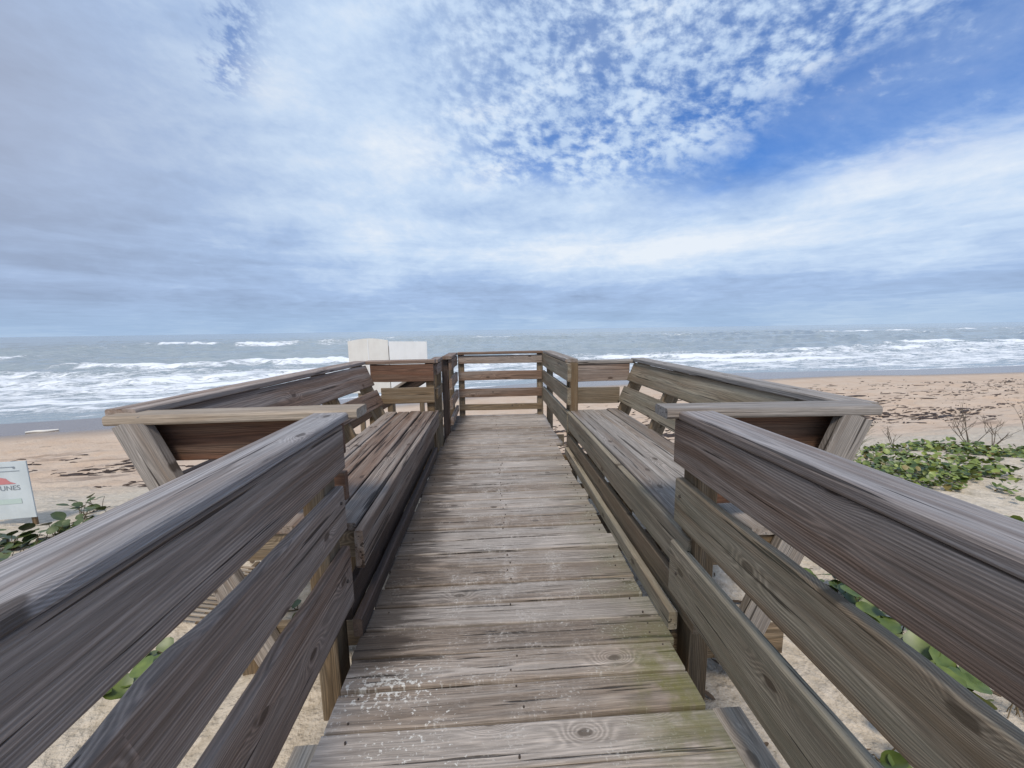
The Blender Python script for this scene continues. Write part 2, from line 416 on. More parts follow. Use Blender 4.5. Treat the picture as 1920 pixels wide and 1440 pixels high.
# ------------------------------------------------------------------ boards
def board_mesh(L, w, t, seed, warp=.003, edge=None, cham=.005, seg=None, taper=None):
    r_ = random.Random(seed)
    n = seg or max(2, min(14, int(L/.16)))
    ph = [r_.uniform(0, 6.28) for _ in range(6)]
    hw, ht = w/2, t/2; c = min(cham, t*.3)
    c1 = c*.35
    prof = [(-hw + c, -ht), (hw - c, -ht), (hw - c1, -ht + c1), (hw, -ht + c), (hw, ht - c), (hw - c1, ht - c1), (hw - c, ht), (-hw + c, ht), (-hw + c1, ht - c1), (-hw, ht - c), (-hw, -ht + c), (-hw + c1, -ht + c1)]
    vs, fs = [], []
    for i in range(n + 1):
        f = i/n; x = (f - .5)*L
        by = warp*sin(f*3.1 + ph[0]) + warp*.4*sin(f*9 + ph[1])
        bz = warp*.6*sin(f*2.7 + ph[2])
        eu = (edge(x) if edge else 0.0)
        for (a, b_) in prof:
            ya = a + by + (eu if a > 0 else 0) + r_.uniform(-.0006, .0006)
            vs.append((x, ya, b_ + bz + r_.uniform(-.0006, .0006)))
    k = len(prof)
    for i in range(n):
        for j in range(k):
            a = i*k + j; b_ = i*k + (j + 1) % k
            fs.append((a, b_, b_ + k, a + k))
    fs.append(tuple(range(k - 1, -1, -1))); fs.append(tuple(range(n*k, n*k + k)))
    me = bpy.data.meshes.new('board'); me.from_pydata(vs, [], fs); me.update()
    return me
_seed = [100]
def board(name, parent, mat, p0, p1, wdir, w, t, **kw):
    """a plank from p0 to p1 (centre line), its width along wdir"""
    p0, p1 = Vector(p0), Vector(p1); X_ = (p1 - p0); L = X_.length; X_ = X_/L
    Wd = Vector(wdir); Wd = (Wd - X_*Wd.dot(X_)).normalized(); Z_ = X_.cross(Wd)
    _seed[0] += 1
    me = board_mesh(L, w, t, _seed[0], **kw)
    M_ = Matrix((X_, Wd, Z_)).transposed().to_4x4(); M_.translation = (p0 + p1)/2
    return link(name, me, mat, parent, M_)
UP = (0, 0, 1); AX = (1, 0, 0); AY = (0, 1, 0)
def bolt(parent, p, d, r_=.009, h=.006):
    bm = bmesh.new(); bmesh.ops.create_cone(bm, cap_ends=True, segments=8, radius1=r_, radius2=r_*.8, depth=h)
    me = bpy.data.meshes.new('bolt'); bm.to_mesh(me); bm.free()
    q = Vector(d).to_track_quat('Z', 'Y').to_matrix().to_4x4(); q.translation = p
    return link('bolt', me, METAL, parent, q)

# ------------------------------------------------------------------ deck
deck = empty('boardwalk_deck'); tag(deck, 'grey weathered plank walkway running out between the two benches', 'boardwalk')
yy = -1.35; pitch_ = .148; nails = []
while yy < 5.95:
    wd = pitch_ - rng.uniform(.008, .013)
    x0, x1 = (-.60, .76) if yy < 4.3 else (-.56, .83)
    x0 += rng.uniform(-.016, .012); x1 += rng.uniform(-.012, .016); nails += [(xx + rng.uniform(-.022, .022), yy + pitch_*q_ + rng.uniform(-.016, .016)) for xx in (-.53, .075, .69) for q_ in (.25, .74) if rng.random() < .7]
    zz = rng.uniform(-.004, .004); tl = rng.uniform(-.004, .004)
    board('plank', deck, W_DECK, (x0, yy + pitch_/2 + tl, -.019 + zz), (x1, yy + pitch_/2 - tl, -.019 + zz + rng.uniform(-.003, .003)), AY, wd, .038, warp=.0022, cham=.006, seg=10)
    yy += pitch_
nv, nf = [], []
for (x, y) in nails:
    k = len(nv); nv += [(x + .0034*cos(a*pi/3), y + .0034*sin(a*pi/3), .0062) for a in range(6)] + [(x + .0040*cos(a*pi/3), y + .0040*sin(a*pi/3), -.006) for a in range(6)]
    nf.append(tuple(range(k, k + 6))); nf += [(k + 6 + a, k + 6 + (a + 1) % 6, k + (a + 1) % 6, k + a) for a in range(6)]
me = bpy.data.meshes.new('nail_heads'); me.from_pydata(nv, [], nf); me.update()
tag(link('nail_heads', me, METAL, deck), kind='stuff')
for x in (-.585, .075, .74):
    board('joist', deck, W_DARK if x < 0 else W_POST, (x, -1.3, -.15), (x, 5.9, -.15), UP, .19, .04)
board('rim_joist', deck, W_LIGHT, (-.655, -1.3, -.075), (-.655, 1.17, -.075), AX, .085, .05)
board('rim_joist', deck, W_LIGHT, (.845, -1.3, -.075), (.845, 1.20, -.075), AX, .11, .05)
for x, y in ((-.5, .2), (.66, .2), (-.5, 3.0), (.66, 3.0), (-.48, 5.6), (.7, 5.6)):
    zb = gz1(x, y) - .35
    board('support_post', deck, W_POST, (x, y, zb), (x, y, -.25), AX, .11, .11)
for y in (.2, 3.0, 5.6):
    board('cross_beam', deck, W_POST, (-.9, y + .08, -.34), (1.1, y + .08, -.34), UP, .18, .04)

# ------------------------------------------------------------------ walkway railings
def walk_rail(side):
    # side -1: left, +1: right
    if side < 0:
        xi, ye, yec, lab = -.645, 1.66, 1.80, 'grey wooden railing leading to the bench with the split, ragged seat'
        mats = (W_CAP, W_RAIL, W_RAIL, W_RAIL)
    else:
        xi, ye, yec, lab = .80, 1.60, 1.64, 'greenish grey wooden railing leading to the bench with the smooth seat'
        mats = (W_CAP, W_RAIL, W_RAILG, W_RAILG)
    r = empty('railing', (xi, .3, 0)); tag(r, lab, 'railing', 'railings along the walkway')
    xc = xi + side*.02
    y0 = -1.3
    board('cap_board', r, mats[0], (xi + side*.072, y0, .981), (xi + side*.072, yec - .01, .981), AX, .155, .038, warp=.004, cham=.010)
    bump1 = (lambda x:   .022*math.exp(-((x - .55)/.10)**2) - .016*math.exp(-((x - .20)/.25)**2)) if side < 0 else (lambda x: .007*sin(x*4))
    bump2 = (lambda x: .012*math.exp(-((x - .95)/.12)**2)) if side < 0 else (lambda x: .008*sin(x*3 + 1))
    board('rail_board', r, mats[1], (xc, y0, .859), (xc, ye, .859), UP, .200, .04, warp=.004, cham=.007)
    board('rail_board', r, mats[2], (xc, y0, .572), (xc, ye - .03, .594), UP, .205, .04, warp=.006, edge=bump1, cham=.007, seg=40)
    board('rail_board', r, mats[3], (xc, y0, .235 if side < 0 else .255), (xc, ye - .01, .255 if side < 0 else .275), UP, .28 if side < 0 else .255, .04, warp=.006, edge=bump2, cham=.007, seg=40)
    for y in (ye - .075, .10, -1.1):
        zb = gz1(xi, y) - .3
        board('post', r, W_POST, (xi + side*.087, y, zb), (xi + side*.087, y, .955), AX, .09, .115 if y > 1 else .09, warp=.001)
    for y in (ye - .075, .10):
        for z in (.60, .24):
            bolt(r, (xi - side*.001, y, z + .03), (-side, 0, 0), .008)
    return r
walk_rail(-1); walk_rail(1)

# ------------------------------------------------------------------ benches
def bench(side):
    if side < 0:
        xf, xb, zs = -.645, -1.19, .455
        y0, y1 = 1.72, 4.35
        tn, tf = -1.645, -1.42
        lab = 'built-in bench with a split, ragged grey seat and leaning slatted back'
        m_seat, m_fas, m_back, m_cap = W_BENCH, W_BENCH, W_RAIL, W_RAIL
        ztop = 1.0
    else:
        xf, xb, zs = .865, 1.43, .455
        y0, y1 = 1.52, 4.20
        tn, tf = 1.63, 1.635
        lab = 'built-in bench with a smooth pinkish grey seat and leaning greenish back'
        m_seat, m_fas, m_back, m_cap = W_GREY, W_RAILG, W_RAILG, W_GREY
        ztop = .985
    b_ = empty('bench', ((xf + xb)/2, (y0 + y1)/2, 0)); tag(b_, lab, 'bench', 'benches built into the lookout')
    n = 4; wtot = abs(xb - xf)
    for i in range(n):
        a = xf + side*(i + .5)*wtot/n
        jit = rng.uniform(-.004, .004)
        board('seat_plank', b_, m_seat, (a, y0 + .02 + rng.uniform(0, .02), zs - .019 + jit), (a, y1 - .03 - rng.uniform(0, .03), zs - .019 + jit), AX, wtot/n - (.014 if side < 0 else .006), .038, warp=.004, cham=.008)
    board('seat_fascia', b_, m_fas, (xf - side*.022, y0 - .03, zs - .100), (xf - side*.022, y1, zs - .095), UP, .185, .04, warp=.003, cham=.007)
    # leaning back: two slats, cap, legs
    def lean(y, z):
        f = (y - y0)/(y1 - y0); xt = tn + (tf - tn)*f
        return xt - side*(ztop - z)*.41
    wd = Vector((side*.41, 0, 1)).normalized()
    for z, w in (((.868, .240) if side < 0 else (.865, .215)), (.610, .185)):
        board('backrest_slat', b_, m_back, (lean(y0, z), y0 + .05, z), (lean(y1, z), y1, z), wd, w, .04, warp=.005, cham=.007)
    cx = side*.045
    board('backrest_cap', b_, m_cap, (lean(y0, ztop) + cx*.6, y0 + .075, ztop + .002), (lean(y1, ztop) + cx*.6, y1 + .05, ztop + .008), AX, .145, .038, warp=.004, cham=.008)
    for k, y in enumerate((y0 + .02, y0 + .92, y0 + 1.78, y1 - .06)):
        off = side*(.068 if k else -.052)
        zb = -.22
        board('leg', b_, W_GREY if k == 0 else W_POST, (lean(y, zb) + off, y, zb), (lean(y, ztop - .022) + off, y, ztop - .022), (1, 0, 0), .135, .045 if k else .05, warp=.001)
        board('seat_support', b_, W_POST, (xf + side*.03, y + .05, zs - .115), (lean(y, zs) + off*.4, y + .05, zs - .115), UP, .14, .04)
        board('foot_beam', b_, W_POST, (xf - side*.10, y + .05, -.14), (lean(y, -.2) + side*.22, y + .05, -.14), UP, .14, .04)
        board('front_leg', b_, W_POST, (xf + side*.07, y + .09, -.12), (xf + side*.07, y + .09, zs - .045), AX, .09, .04)
        zg = gz1(lean(y, -.2) + side*.05, y + .1) - .3
        board('support_post', b_, W_POST, (lean(y, -.2) + side*.10, y + .11, zg), (lean(y, -.2) + side*.10, y + .11, -.07), AX, .09, .09)
    # near end: flat cap and the sheltered board under it
    xe = (xf - side*.02, tn + side*.02)
    xn = -.60 if side < 0 else .745
    yc = y0 + .065 if side < 0 else y0 + .10
    board('end_cap', b_, W_LIGHT if side < 0 else W_GREY, (xn, yc, .9865), (tn + side*.03, yc - (0 if side < 0 else .045), .984), AY, .14, .044, warp=.002, cham=.011)
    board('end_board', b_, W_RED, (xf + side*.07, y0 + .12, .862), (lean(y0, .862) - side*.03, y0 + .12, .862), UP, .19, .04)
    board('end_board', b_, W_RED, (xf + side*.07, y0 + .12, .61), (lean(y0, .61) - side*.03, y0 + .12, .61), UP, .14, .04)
    # far end
    zc = 1.008 if side < 0 else .976
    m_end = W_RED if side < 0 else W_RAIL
    board('end_cap', b_, W_RAIL if side < 0 else W_GREY, (xf - side*.02, y1 + .06, zc), (lean(y1, 1.0) - side*.03, y1 + .06, zc), AY, .13, .04, cham=.008)
    for z, w in ((.885, .195), (.628, .18)):
        z2 = z - (.0 if side < 0 else .025)
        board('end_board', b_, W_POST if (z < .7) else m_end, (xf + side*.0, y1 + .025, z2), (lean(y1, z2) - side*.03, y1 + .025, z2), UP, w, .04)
    board('end_post', b_, W_POST, (xf + side*.05, y1 + .09, -.3), (xf + side*.05, y1 + .09, zc - .022), AX, .09, .085)
    # kick boards along the deck edge
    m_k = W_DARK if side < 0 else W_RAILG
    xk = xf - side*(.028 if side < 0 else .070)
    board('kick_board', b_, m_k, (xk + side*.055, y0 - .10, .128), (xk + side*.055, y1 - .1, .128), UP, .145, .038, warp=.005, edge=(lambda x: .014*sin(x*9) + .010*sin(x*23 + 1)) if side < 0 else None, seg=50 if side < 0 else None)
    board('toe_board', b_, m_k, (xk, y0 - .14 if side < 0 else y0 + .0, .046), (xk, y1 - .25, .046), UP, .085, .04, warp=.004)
    return b_
bench(-1); bench(1)

# ------------------------------------------------------------------ rails round the end of the deck
er = empty('railing', (.16, 6.0, 0)); tag(er, 'four-board wooden railing closing the seaward end of the walkway', 'railing')
board('cap_board', er, W_RAIL, (-.50, 5.99, .998), (.815, 5.99, .998), AY, .14, .038, cham=.008)
for z, w in ((.90, .125), (.645, .14), (.377, .132), (.147, .095)):
    board('rail_board', er, W_POST if z < .2 else W_RAIL, (-.50, 5.97, z), (.80, 5.97, z), UP, w, .04)
for x in (-.46, .78):
    board('post', er, W_POST, (x, 6.04, gz1(x, 6.04) - .3), (x, 6.04, .975), AX, .09, .09)
bolt(er, (.03, 5.948, .39), (0, -1, 0), .011); bolt(er, (.33, 5.948, .17), (0, -1, 0), .012)

tr = empty('railing', (.83, 5.0, 0)); tag(tr, 'greenish side railing joining the smooth-seated bench to the seaward end', 'railing')
board('cap_board', tr, W_GREY, (.885, 4.16, 1.005), (.885, 5.90, 1.006), AX, .14, .038, cham=.008)
for z, w in ((.885, .19), (.625, .18), (.345, .21)):
    board('rail_board', tr, W_RAILG, (.835, 4.02, z), (.825, 5.94, z + .005), UP, w, .04)
for y in (4.10, 5.78):
    board('post', tr, W_POST, (.905, y + .04, gz1(.9, y) - .3), (.905, y + .04, .983), AY, .07, .09)

tl = empty('railing', (-.53, 5.5, 0)); tag(tl, 'short side railing at the seaward end beside the stair opening', 'railing')
board('cap_board', tl, W_RAIL, (-.565, 5.02, .999), (-.565, 5.90, 1.0), AX, .13, .038, cham=.008)
for z, w in ((.90, .14), (.645, .14), (.377, .13), (.147, .095)):
    board('rail_board', tl, W_RAIL, (-.530, 5.06, z), (-.525, 5.94, z), UP, w, .04)
for y in (5.13, 5.80):
    board('post', tl, W_DARK if y < 5.5 else W_POST, (-.60, y, gz1(-.6, y) - .3), (-.60, y, .977), AX, .085, .085)

sr = empty('railing', (-.64, 4.65, 0)); tag(sr, 'stub of railing with a pale brown post at the end of the ragged bench', 'railing')
board('cap_board', sr, W_RAIL, (-.655, 4.44, 1.006), (-.655, 4.93, 1.003), AX, .10, .038)
for z in (.90, .625, .30):
    board('rail_board', sr, W_POST if z < .8 else W_RAIL, (-.635, 4.48, z), (-.635, 4.90, z), UP, .12 if z > .4 else .09, .035)
board('post', sr, W_POST, (-.665, 4.80, gz1(-.66, 4.8) - .3), (-.665, 4.80, .982), AX, .09, .09)

# ------------------------------------------------------------------ stairs down to the beach
stc = empty('staircase', (-.75, 5.3, -.2)); tag(stc, 'wooden stairs with sloping handrails going down behind the ragged bench', 'stairs')
for k in range(10):
    x = -.80 - k*.27; z = -.14 - k*.165
    board('tread', stc, W_DECK if False else W_GREY, (x, 5.0, z), (x, 5.86, z), AX, .27, .038)
for y in (4.98, 5.88):
    board('stringer', stc, W_POST, (-.62, y, -.16), (-3.5, y, -1.92), UP, .24, .04)
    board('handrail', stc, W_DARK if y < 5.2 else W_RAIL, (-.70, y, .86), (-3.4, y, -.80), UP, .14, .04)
    board('handrail_cap', stc, W_GREY, (-.70, y, .955), (-3.4, y, -.705), AY, .13, .035)
    for x in (-1.55, -3.2):
        zt = .86 - (-.70 - x)*1.66/2.7
        board('post', stc, W_POST, (x, y + .06, gz1(x, y) - .3), (x, y + .06, zt), AX, .085, .085)

# ------------------------------------------------------------------ signs
def extrude_outline(pts, th):
    bm = bmesh.new()
    a = [bm.verts.new((x, -th/2, z)) for x, z in pts]; f = bm.faces.new(a)
    r_ = bmesh.ops.extrude_face_region(bm, geom=[f])
    for v_ in r_['geom']:
        if isinstance(v_, bmesh.types.BMVert): v_.co.y += th
    bmesh.ops.recalc_face_normals(bm, faces=bm.faces)
    me = bpy.data.meshes.new('panel'); bm.to_mesh(me); bm.free(); return me
def painted(name, c1, c2):
    m, gg, bs = newmat(name)
    ge = gg.node('ShaderNodeNewGeometry'); P = S(gg, ge.outputs['Position'])
    n = gg.noise(P, 3.0, 5, .65); n2 = gg.noise(gg.vmul(P, (9.0, 9.0, 1.2)), 1.0, 4, .6)
    gg.put(bs.inputs['Base Color'], gg.mix(gg.ss(n*.6 + n2*.4, .35, .68), c1, c2)); bs.inputs['Roughness'].default_value = .6
    return m
P_CREAM = painted('cream_sign_paint', (.80, .77, .71), (.72, .68, .62))
P_WHITE = painted('white_sign_paint', (.86, .85, .83), (.78, .77, .75))
P_PALE = painted('pale_sign_face', (.62, .67, .68), (.52, .57, .58))
P_RED = principled('red_sign_print', (.58, .22, .22), .6)
P_INK = principled('dark_sign_print', (.24, .27, .30), .6)
P_GREENINK = principled('pale_green_sign_print', (.50, .60, .55), .6)

bs_ = empty('notice_board', (-2.08, 8.0, gz1(-2.08, 8.0))); tag(bs_, 'blank back of a white two-panel board with one curved top beyond the bench', 'sign')
Yb = 8.0
top = [(-2.87 + .80*k/10, 1.165 + .045*sin(pi*k/10)**1.2 + .012*k/10) for k in range(11)]
link('panel', extrude_outline([(-2.87, .10)] + [(-2.07, .10)] + top[::-1], .03), P_CREAM, bs_, Matrix.Translation((0, Yb, 0)))
link('panel', extrude_outline([(-2.055, .09), (-1.29, .09), (-1.29, 1.135), (-2.055, 1.15)], .03), P_WHITE, bs_, Matrix.Translation((0, Yb, 0)))
board('panel_seam', bs_, P_WHITE, (-2.47, Yb - .018, .12), (-2.47, Yb - .018, 1.19), AX, .02, .008)
for x in (-2.70, -2.0625, -1.45):
    board('post', bs_, W_POST, (x, Yb + .062, gz1(x, Yb) - .3), (x, Yb + .062, 1.05), AX, .09, .09)

def text_mesh(body, size, name):
    cu = bpy.data.curves.new(name, 'FONT'); cu.body = body; cu.size = size; cu.extrude = .001; cu.align_x = 'LEFT'
    ob = bpy.data.objects.new(name, cu); col.objects.link(ob)
    bpy.context.view_layer.update()
    me = bpy.data.meshes.new_from_object(ob.evaluated_get(bpy.context.evaluated_depsgraph_get()))
    bpy.data.objects.remove(ob); return me
def beach_sign():
    px, py = -4.96, 4.30
    zg = gz1(px, py)
    r = empty('dune_sign', (px, py, zg)); tag(r, 'pale sign with red emblem and dark lettering standing in the vine leaves', 'sign')
    yaw_ = math.radians(7)
    Mx = Matrix.Translation((px, py, 0)) @ Matrix.Rotation(yaw_, 4, 'Z')
    w, zb, zt = .56, zg + .10, zg + .74
    x1 = -.07; x0 = x1 - w
    pn = link('panel', extrude_outline([(x0, zb), (x1, zb), (x1, zt), (x0, zt)], .012), P_PALE, r, Mx)
    def on(name, me, mat, x, z, par=pn):
        o_ = bpy.data.objects.new(name, me); col.objects.link(o_); me.materials.clear(); me.materials.append(mat)
        o_.parent = par; o_.matrix_parent_inverse = Matrix()
        o_.matrix_basis = Matrix.Translation((x, -.0085, z)) @ Matrix.Rotation(pi/2, 4, 'X'); return o_
    tm = text_mesh('DUNES', .075, 'lettering'); on('lettering', tm, P_INK, x1 - .33, zt - .315)
    # red emblem: a low triangle
    on('emblem', extrude_xy([(-.17, -.035), (.03, -.035), (-.02, -.012), (-.055, .028), (-.12, .045)], .002), P_RED, x1 - .15, zt - .21)
    on('print_line', extrude_xy([(-.30, 0), (.02, 0), (.02, .006), (-.30, .006)], .002), P_INK, x1 - .13, zt - .06)
    on('print_line', extrude_xy([(-.30, 0), (.06, 0), (.06, .005), (-.30, .005)], .002), P_INK, x1 - .13, zt - .105)
    on('print_dot', extrude_xy([(.012*cos(a), .012*sin(a)) for a in np.linspace(0, 2*pi, 9)[:-1]], .002), P_INK, x1 - .115, zt - .065)
    on('print_block', extrude_xy([(-.28, 0), (.02, 0), (.02, .055), (-.28, .055)], .001), P_GREENINK, x1 - .12, zt - .47)
    for x in (x0 + .1, x1 - .055):
        p = Mx @ Vector((x, .03, 0))
        board('stake', r, W_POST, (p.x, p.y, gz1(p.x, p.y) - .3), (p.x, p.y, zt - .03), (cos(yaw_), sin(yaw_), 0), .04, .03)
def extrude_xy(pts, th):
    bm = bmesh.new(); a = [bm.verts.new((x, y, 0)) for x, y in pts]; f = bm.faces.new(a)
    r_ = bmesh.ops.extrude_face_region(bm, geom=[f])
    for v_ in r_['geom']:
        if isinstance(v_, bmesh.types.BMVert): v_.co.z += th
    bmesh.ops.recalc_face_normals(bm, faces=bm.faces)
    me = bpy.data.meshes.new('print'); bm.to_mesh(me); bm.free(); return me
beach_sign()

# ------------------------------------------------------------------ plants
def leafmat(name, c1, c2):
    m, gg, bs = newmat(name)
    oi = gg.node('ShaderNodeObjectInfo'); ge = gg.node('ShaderNodeNewGeometry')
    P = S(gg, ge.outputs['Position']); n = gg.noise(P, 9.0, 3, .6); n2 = gg.noise(P, 1.6, 3, .6)
    isl = S(gg, ge.outputs['Random Per Island'])
    c = gg.mix(gg.ss(n*.45 + n2*.2 + isl*.35, .32, .68), c1, c2)
    c = gg.mix(gg.ss(isl, .93, .95)*.7, c, (.20, .11, .04))
    gg.put(bs.inputs['Base Color'], c); bs.inputs['Roughness'].default_value = .42
    bs.inputs['Subsurface Weight'].default_value = 0.0
    return m
LEAF = leafmat('vine_leaf_green', (.05, .085, .014), (.25, .30, .065))
LEAFD = leafmat('olive_leaf_green', (.05, .072, .020), (.15, .175, .055))
STEM = principled('vine_stem', (.13, .095, .05), .7)
DRY = principled('dry_grass_straw', (.24, .185, .115), .8)
TWIG = principled('dry_twig', (.15, .115, .08), .8)

def leaf_geo(seed, size=1.0):
    """a rounded two-lobed leaf, folded along its midrib, about one unit long"""
    r_ = random.Random(seed); vs = [(0, 0, 0)]; fs = []
    N = 7; fold = r_.uniform(.12, .32); cup = r_.uniform(-.15, .2)
    mid = [(0, i/N, cup*(i/N)**2) for i in range(N + 1)]
    wfun = [.10, .33, .43, .46, .44, .36, .22, .0]
    lv, mv, rv = [], [], []
    vs = []
    for i in range(N + 1):
        y = i/N; z = cup*y*y; w = wfun[i]; end = y + (.06 if i >= N - 1 else 0)
        mv.append(len(vs)); vs.append((0, y - (.05 if i == N else 0), z))
        lv.append(len(vs)); vs.append((-w, end if w else y - .05, z + w*fold + r_.uniform(-.02, .02)))
        rv.append(len(vs)); vs.append((w, end if w else y - .05, z + w*fold + r_.uniform(-.02, .02)))
    for i in range(N):
        fs.append((lv[i], mv[i], mv[i+1], lv[i+1])); fs.append((mv[i], rv[i], rv[i+1], mv[i+1]))
    return [(x*size, y*size, z*size) for x, y, z in vs], fs
LEAFS = []
for k in range(6):
    v_, f_ = leaf_geo(k); me = bpy.data.meshes.new('leaf'); me.from_pydata(v_, [], f_); me.update()
    me.polygons.foreach_set('use_smooth', [True]*len(me.polygons)); LEAFS.append(me)
LG = [m_.copy() for m_ in LEAFS]; LD = [m_.copy() for m_ in LEAFS]
for m_ in LG: m_.materials.append(LEAF)
for m_ in LD: m_.materials.append(LEAFD)

def tube(path, radii, n=5):
    vs, fs = [], []
    for i, p in enumerate(path):
        d = (path[min(i+1, len(path)-1)] - path[max(i-1, 0)]).normalized()
        a = d.orthogonal().normalized(); b_ = d.cross(a)
        for k in range(n):
            th = 2*pi*k/n; vs.append(p + (a*cos(th) + b_*sin(th))*radii[i])
    for i in range(len(path) - 1):
        for k in range(n):
            fs.append((i*n + k, i*n + (k+1) % n, (i+1)*n + (k+1) % n, (i+1)*n + k))
    return vs, fs
class MB:
    def __init__(s): s.v, s.f = [], []
    def add(s, v_, f_):
        k = len(s.v); s.v += [tuple(q) for q in v_]; s.f += [tuple(i + k for i in q) for q in f_]
    def build(s, name, mat, parent=None):
        me = bpy.data.meshes.new(name); me.from_pydata(s.v, [], s.f); me.update()
        me.polygons.foreach_set('use_smooth', [True]*len(me.polygons))
        return link(name, me, mat, parent)
def vine(x, y, n, spread, size, label, mats=LG, group='vines creeping over the dune sand', hgt=.14):
    r = empty('beach_vine', (x, y, gz1(x, y))); tag(r, label, 'vine', group)
    mb = MB(); a0 = rng.uniform(0, 6.28)
    for j in range(max(2, n//6)):
        a = a0 + j*2.1 + rng.uniform(-.4, .4); L = spread*rng.uniform(.6, 1.25); pts = []
        for i in range(8):
            f = i/7; a += rng.uniform(-.25, .25)
            q = pts[-1] + Vector((cos(a), sin(a), 0))*L/7 if pts else Vector((x, y, 0))
            q.z = gz1(q.x, q.y) + .012; pts.append(q)
        mb.add(*tube(pts, [.005]*8, 5))
        per = max(1, n // max(2, n//6))
        for i in range(per):
            f = rng.uniform(.05, 1); q = pts[min(7, int(f*7))]
            p = q + Vector((rng.gauss(0, .05), rng.gauss(0, .05), 0)); h = rng.uniform(.02, hgt)
            tip = Vector((p.x, p.y, gz1(p.x, p.y) + h))
            mb.add(*tube([q.copy(), (q + tip)/2 + Vector((0, 0, .02)), tip], [.003, .0025, .002], 4))
            sz = size*rng.uniform(.65, 1.2)
            me = rng.choice(mats)
            Mx = Matrix.Translation(tip) @ Matrix.Rotation(rng.uniform(0, 6.28), 4, 'Z') @ Matrix.Rotation(rng.uniform(-.5, .7), 4, 'X') @ Matrix.Rotation(rng.uniform(-.5, .5), 4, 'Y') @ Matrix.Scale(sz, 4)
            link('leaf', me, None, r, Mx)
    mb.build('stem', STEM, r)
    return r
# right of the walkway, seen between the rail boards
vine(2.12, 1.76, 46, .34, .125, 'dense glossy green vine on pale sand beneath the greenish railing', hgt=.20)
vine(1.98, 1.42, 30, .26, .125, 'glossy vine clump beside dry grass beneath the greenish railing', hgt=.18)
vine(2.14, 2.12, 22, .24, .085, 'small-leaved vine sprig near the support post of the smooth-seated bench', hgt=.12)
vine(1.55, 1.15, 7, .15, .085, 'lone vine sprig low under the greenish railing', hgt=.2)
# left of the walkway
vine(-1.76, 1.76, 16, .16, .10, 'upright pair of leafy vine shoots on sand below the split-seat bench railing', hgt=.17)
vine(-1.62, 1.92, 7, .12, .08, 'small dark vine tuft beside the upright shoots', LD, hgt=.14)
vine(-1.62, 1.42, 5, .16, .075, 'sparse vine runner with few flat leaves on sand', LD, hgt=.05)
vine(-1.33, 2.25, 12, .2, .07, 'dark vine in the shade under the split-seat bench', LD, hgt=.15)
vine(-4.35, 3.55, 58, .62, .10, 'thick olive green vine at the foot of the pale sign', LD, hgt=.14)
vine(-4.05, 3.80, 36, .42, .105, 'loose olive vine spreading over sand next to the pale sign', LD, hgt=.14)
vine(-4.75, 4.45, 16, .40, .11, 'few broad leaves standing just behind the pale sign', LD, hgt=.22)
vine(-3.95, 3.15, 18, .35, .10, 'trailing olive vine below the grey railing cap', LD, hgt=.16)
vine(1.12, 3.2, 10, .2, .07, 'shaded vine sprigs growing under the smooth-seated bench', LG, hgt=.28)

# ground cover to the right of the lookout
mb = MB(); lg = [leaf_geo(k) for k in range(6)]
ptsx, ptsy = [], []
while len(ptsx) < 10500:
    x = rng.uniform(3.6, 11.0); y = rng.uniform(2.3, 7.6)
    # a belt lying along the dune shoulder
    c_ = 3.80 + .10*(x - 6.5) + .9*math.exp(-((x - 6.0)/1.2)**2)
    wd = 1.60 + .25*sin(x*1.3)
    q = abs(y - c_)/wd
    dens = float(fbm(np.array([x*1.1]), np.array([y*1.6]), 3, 61)[0])
    if q < 1 and dens > .375 + .16*q*q and rng.random() < .35 + dens:
        ptsx.append(x); ptsy.append(y)
zs_ = ground_z(np.array(ptsx), np.array(ptsy))
hum = fbm(np.array(ptsx)*1.4, np.array(ptsy)*1.4, 3, 63)
for x, y, z, h in zip(ptsx, ptsy, zs_, hum):
    v_, f_ = lg[rng.randrange(6)]
    Mx = Matrix.Translation((x, y, z + rng.uniform(.0, .17)*max(.1, (h - .25)*2.0))) @ Matrix.Rotation(rng.uniform(0, 6.28), 4, 'Z') @ Matrix.Rotation(rng.uniform(-.7, .9), 4, 'X') @ Matrix.Rotation(rng.uniform(-.6, .6), 4, 'Y') @ Matrix.Scale(rng.choice((rng.uniform(.02, .05), rng.uniform(.05, .085))), 4)
    mb.add([Mx @ Vector(q) for q in v_], f_)
o = mb.build('ground_cover', LEAF); tag(o, 'low green leafy ground cover on the dune beside the lookout', 'ground cover', kind='stuff')

def blades(name, x, y, n, L, label, mat, group=None, lean=.9, r0=.0022, cat='grass'):
    mb = MB()
    for i in range(n):
        a = rng.uniform(0, 6.28); l = L*rng.uniform(.5, 1.1); ln = lean*rng.uniform(.2, 1.0)
        bx, by = x + rng.gauss(0, .03), y + rng.gauss(0, .03); p = Vector((bx, by, gz1(bx, by) - .02)); pts = [p.copy()]; th = .1
        for k in range(6):
            th += ln*.32; p = p + Vector((cos(a)*sin(th), sin(a)*sin(th), cos(th)))*l/6; pts.append(p.copy())
        mb.add(*tube(pts, [r0*(1 - k/8) for k in range(7)], 4))
    o_ = mb.build(name, mat); tag(o_, label, cat, group); return o_
blades('dry_grass', 2.30, 2.52, 26, .34, 'arching dry grass tuft by the bench support post', DRY, 'dry grass tufts')
blades('dry_grass', 2.28, 1.30, 40, .42, 'wide straw-coloured grass tuft beneath the greenish railing', DRY, 'dry grass tufts')
blades('dry_grass', 2.62, 1.52, 30, .40, 'thin straw-coloured grass beside the glossy vine clump', DRY, 'dry grass tufts')
blades('dry_grass', 6.15, 6.0, 90, .55, 'bushy green-tipped grass tuft at the edge of the ground cover', LEAFD, 'dry grass tufts', lean=.7, r0=.004)
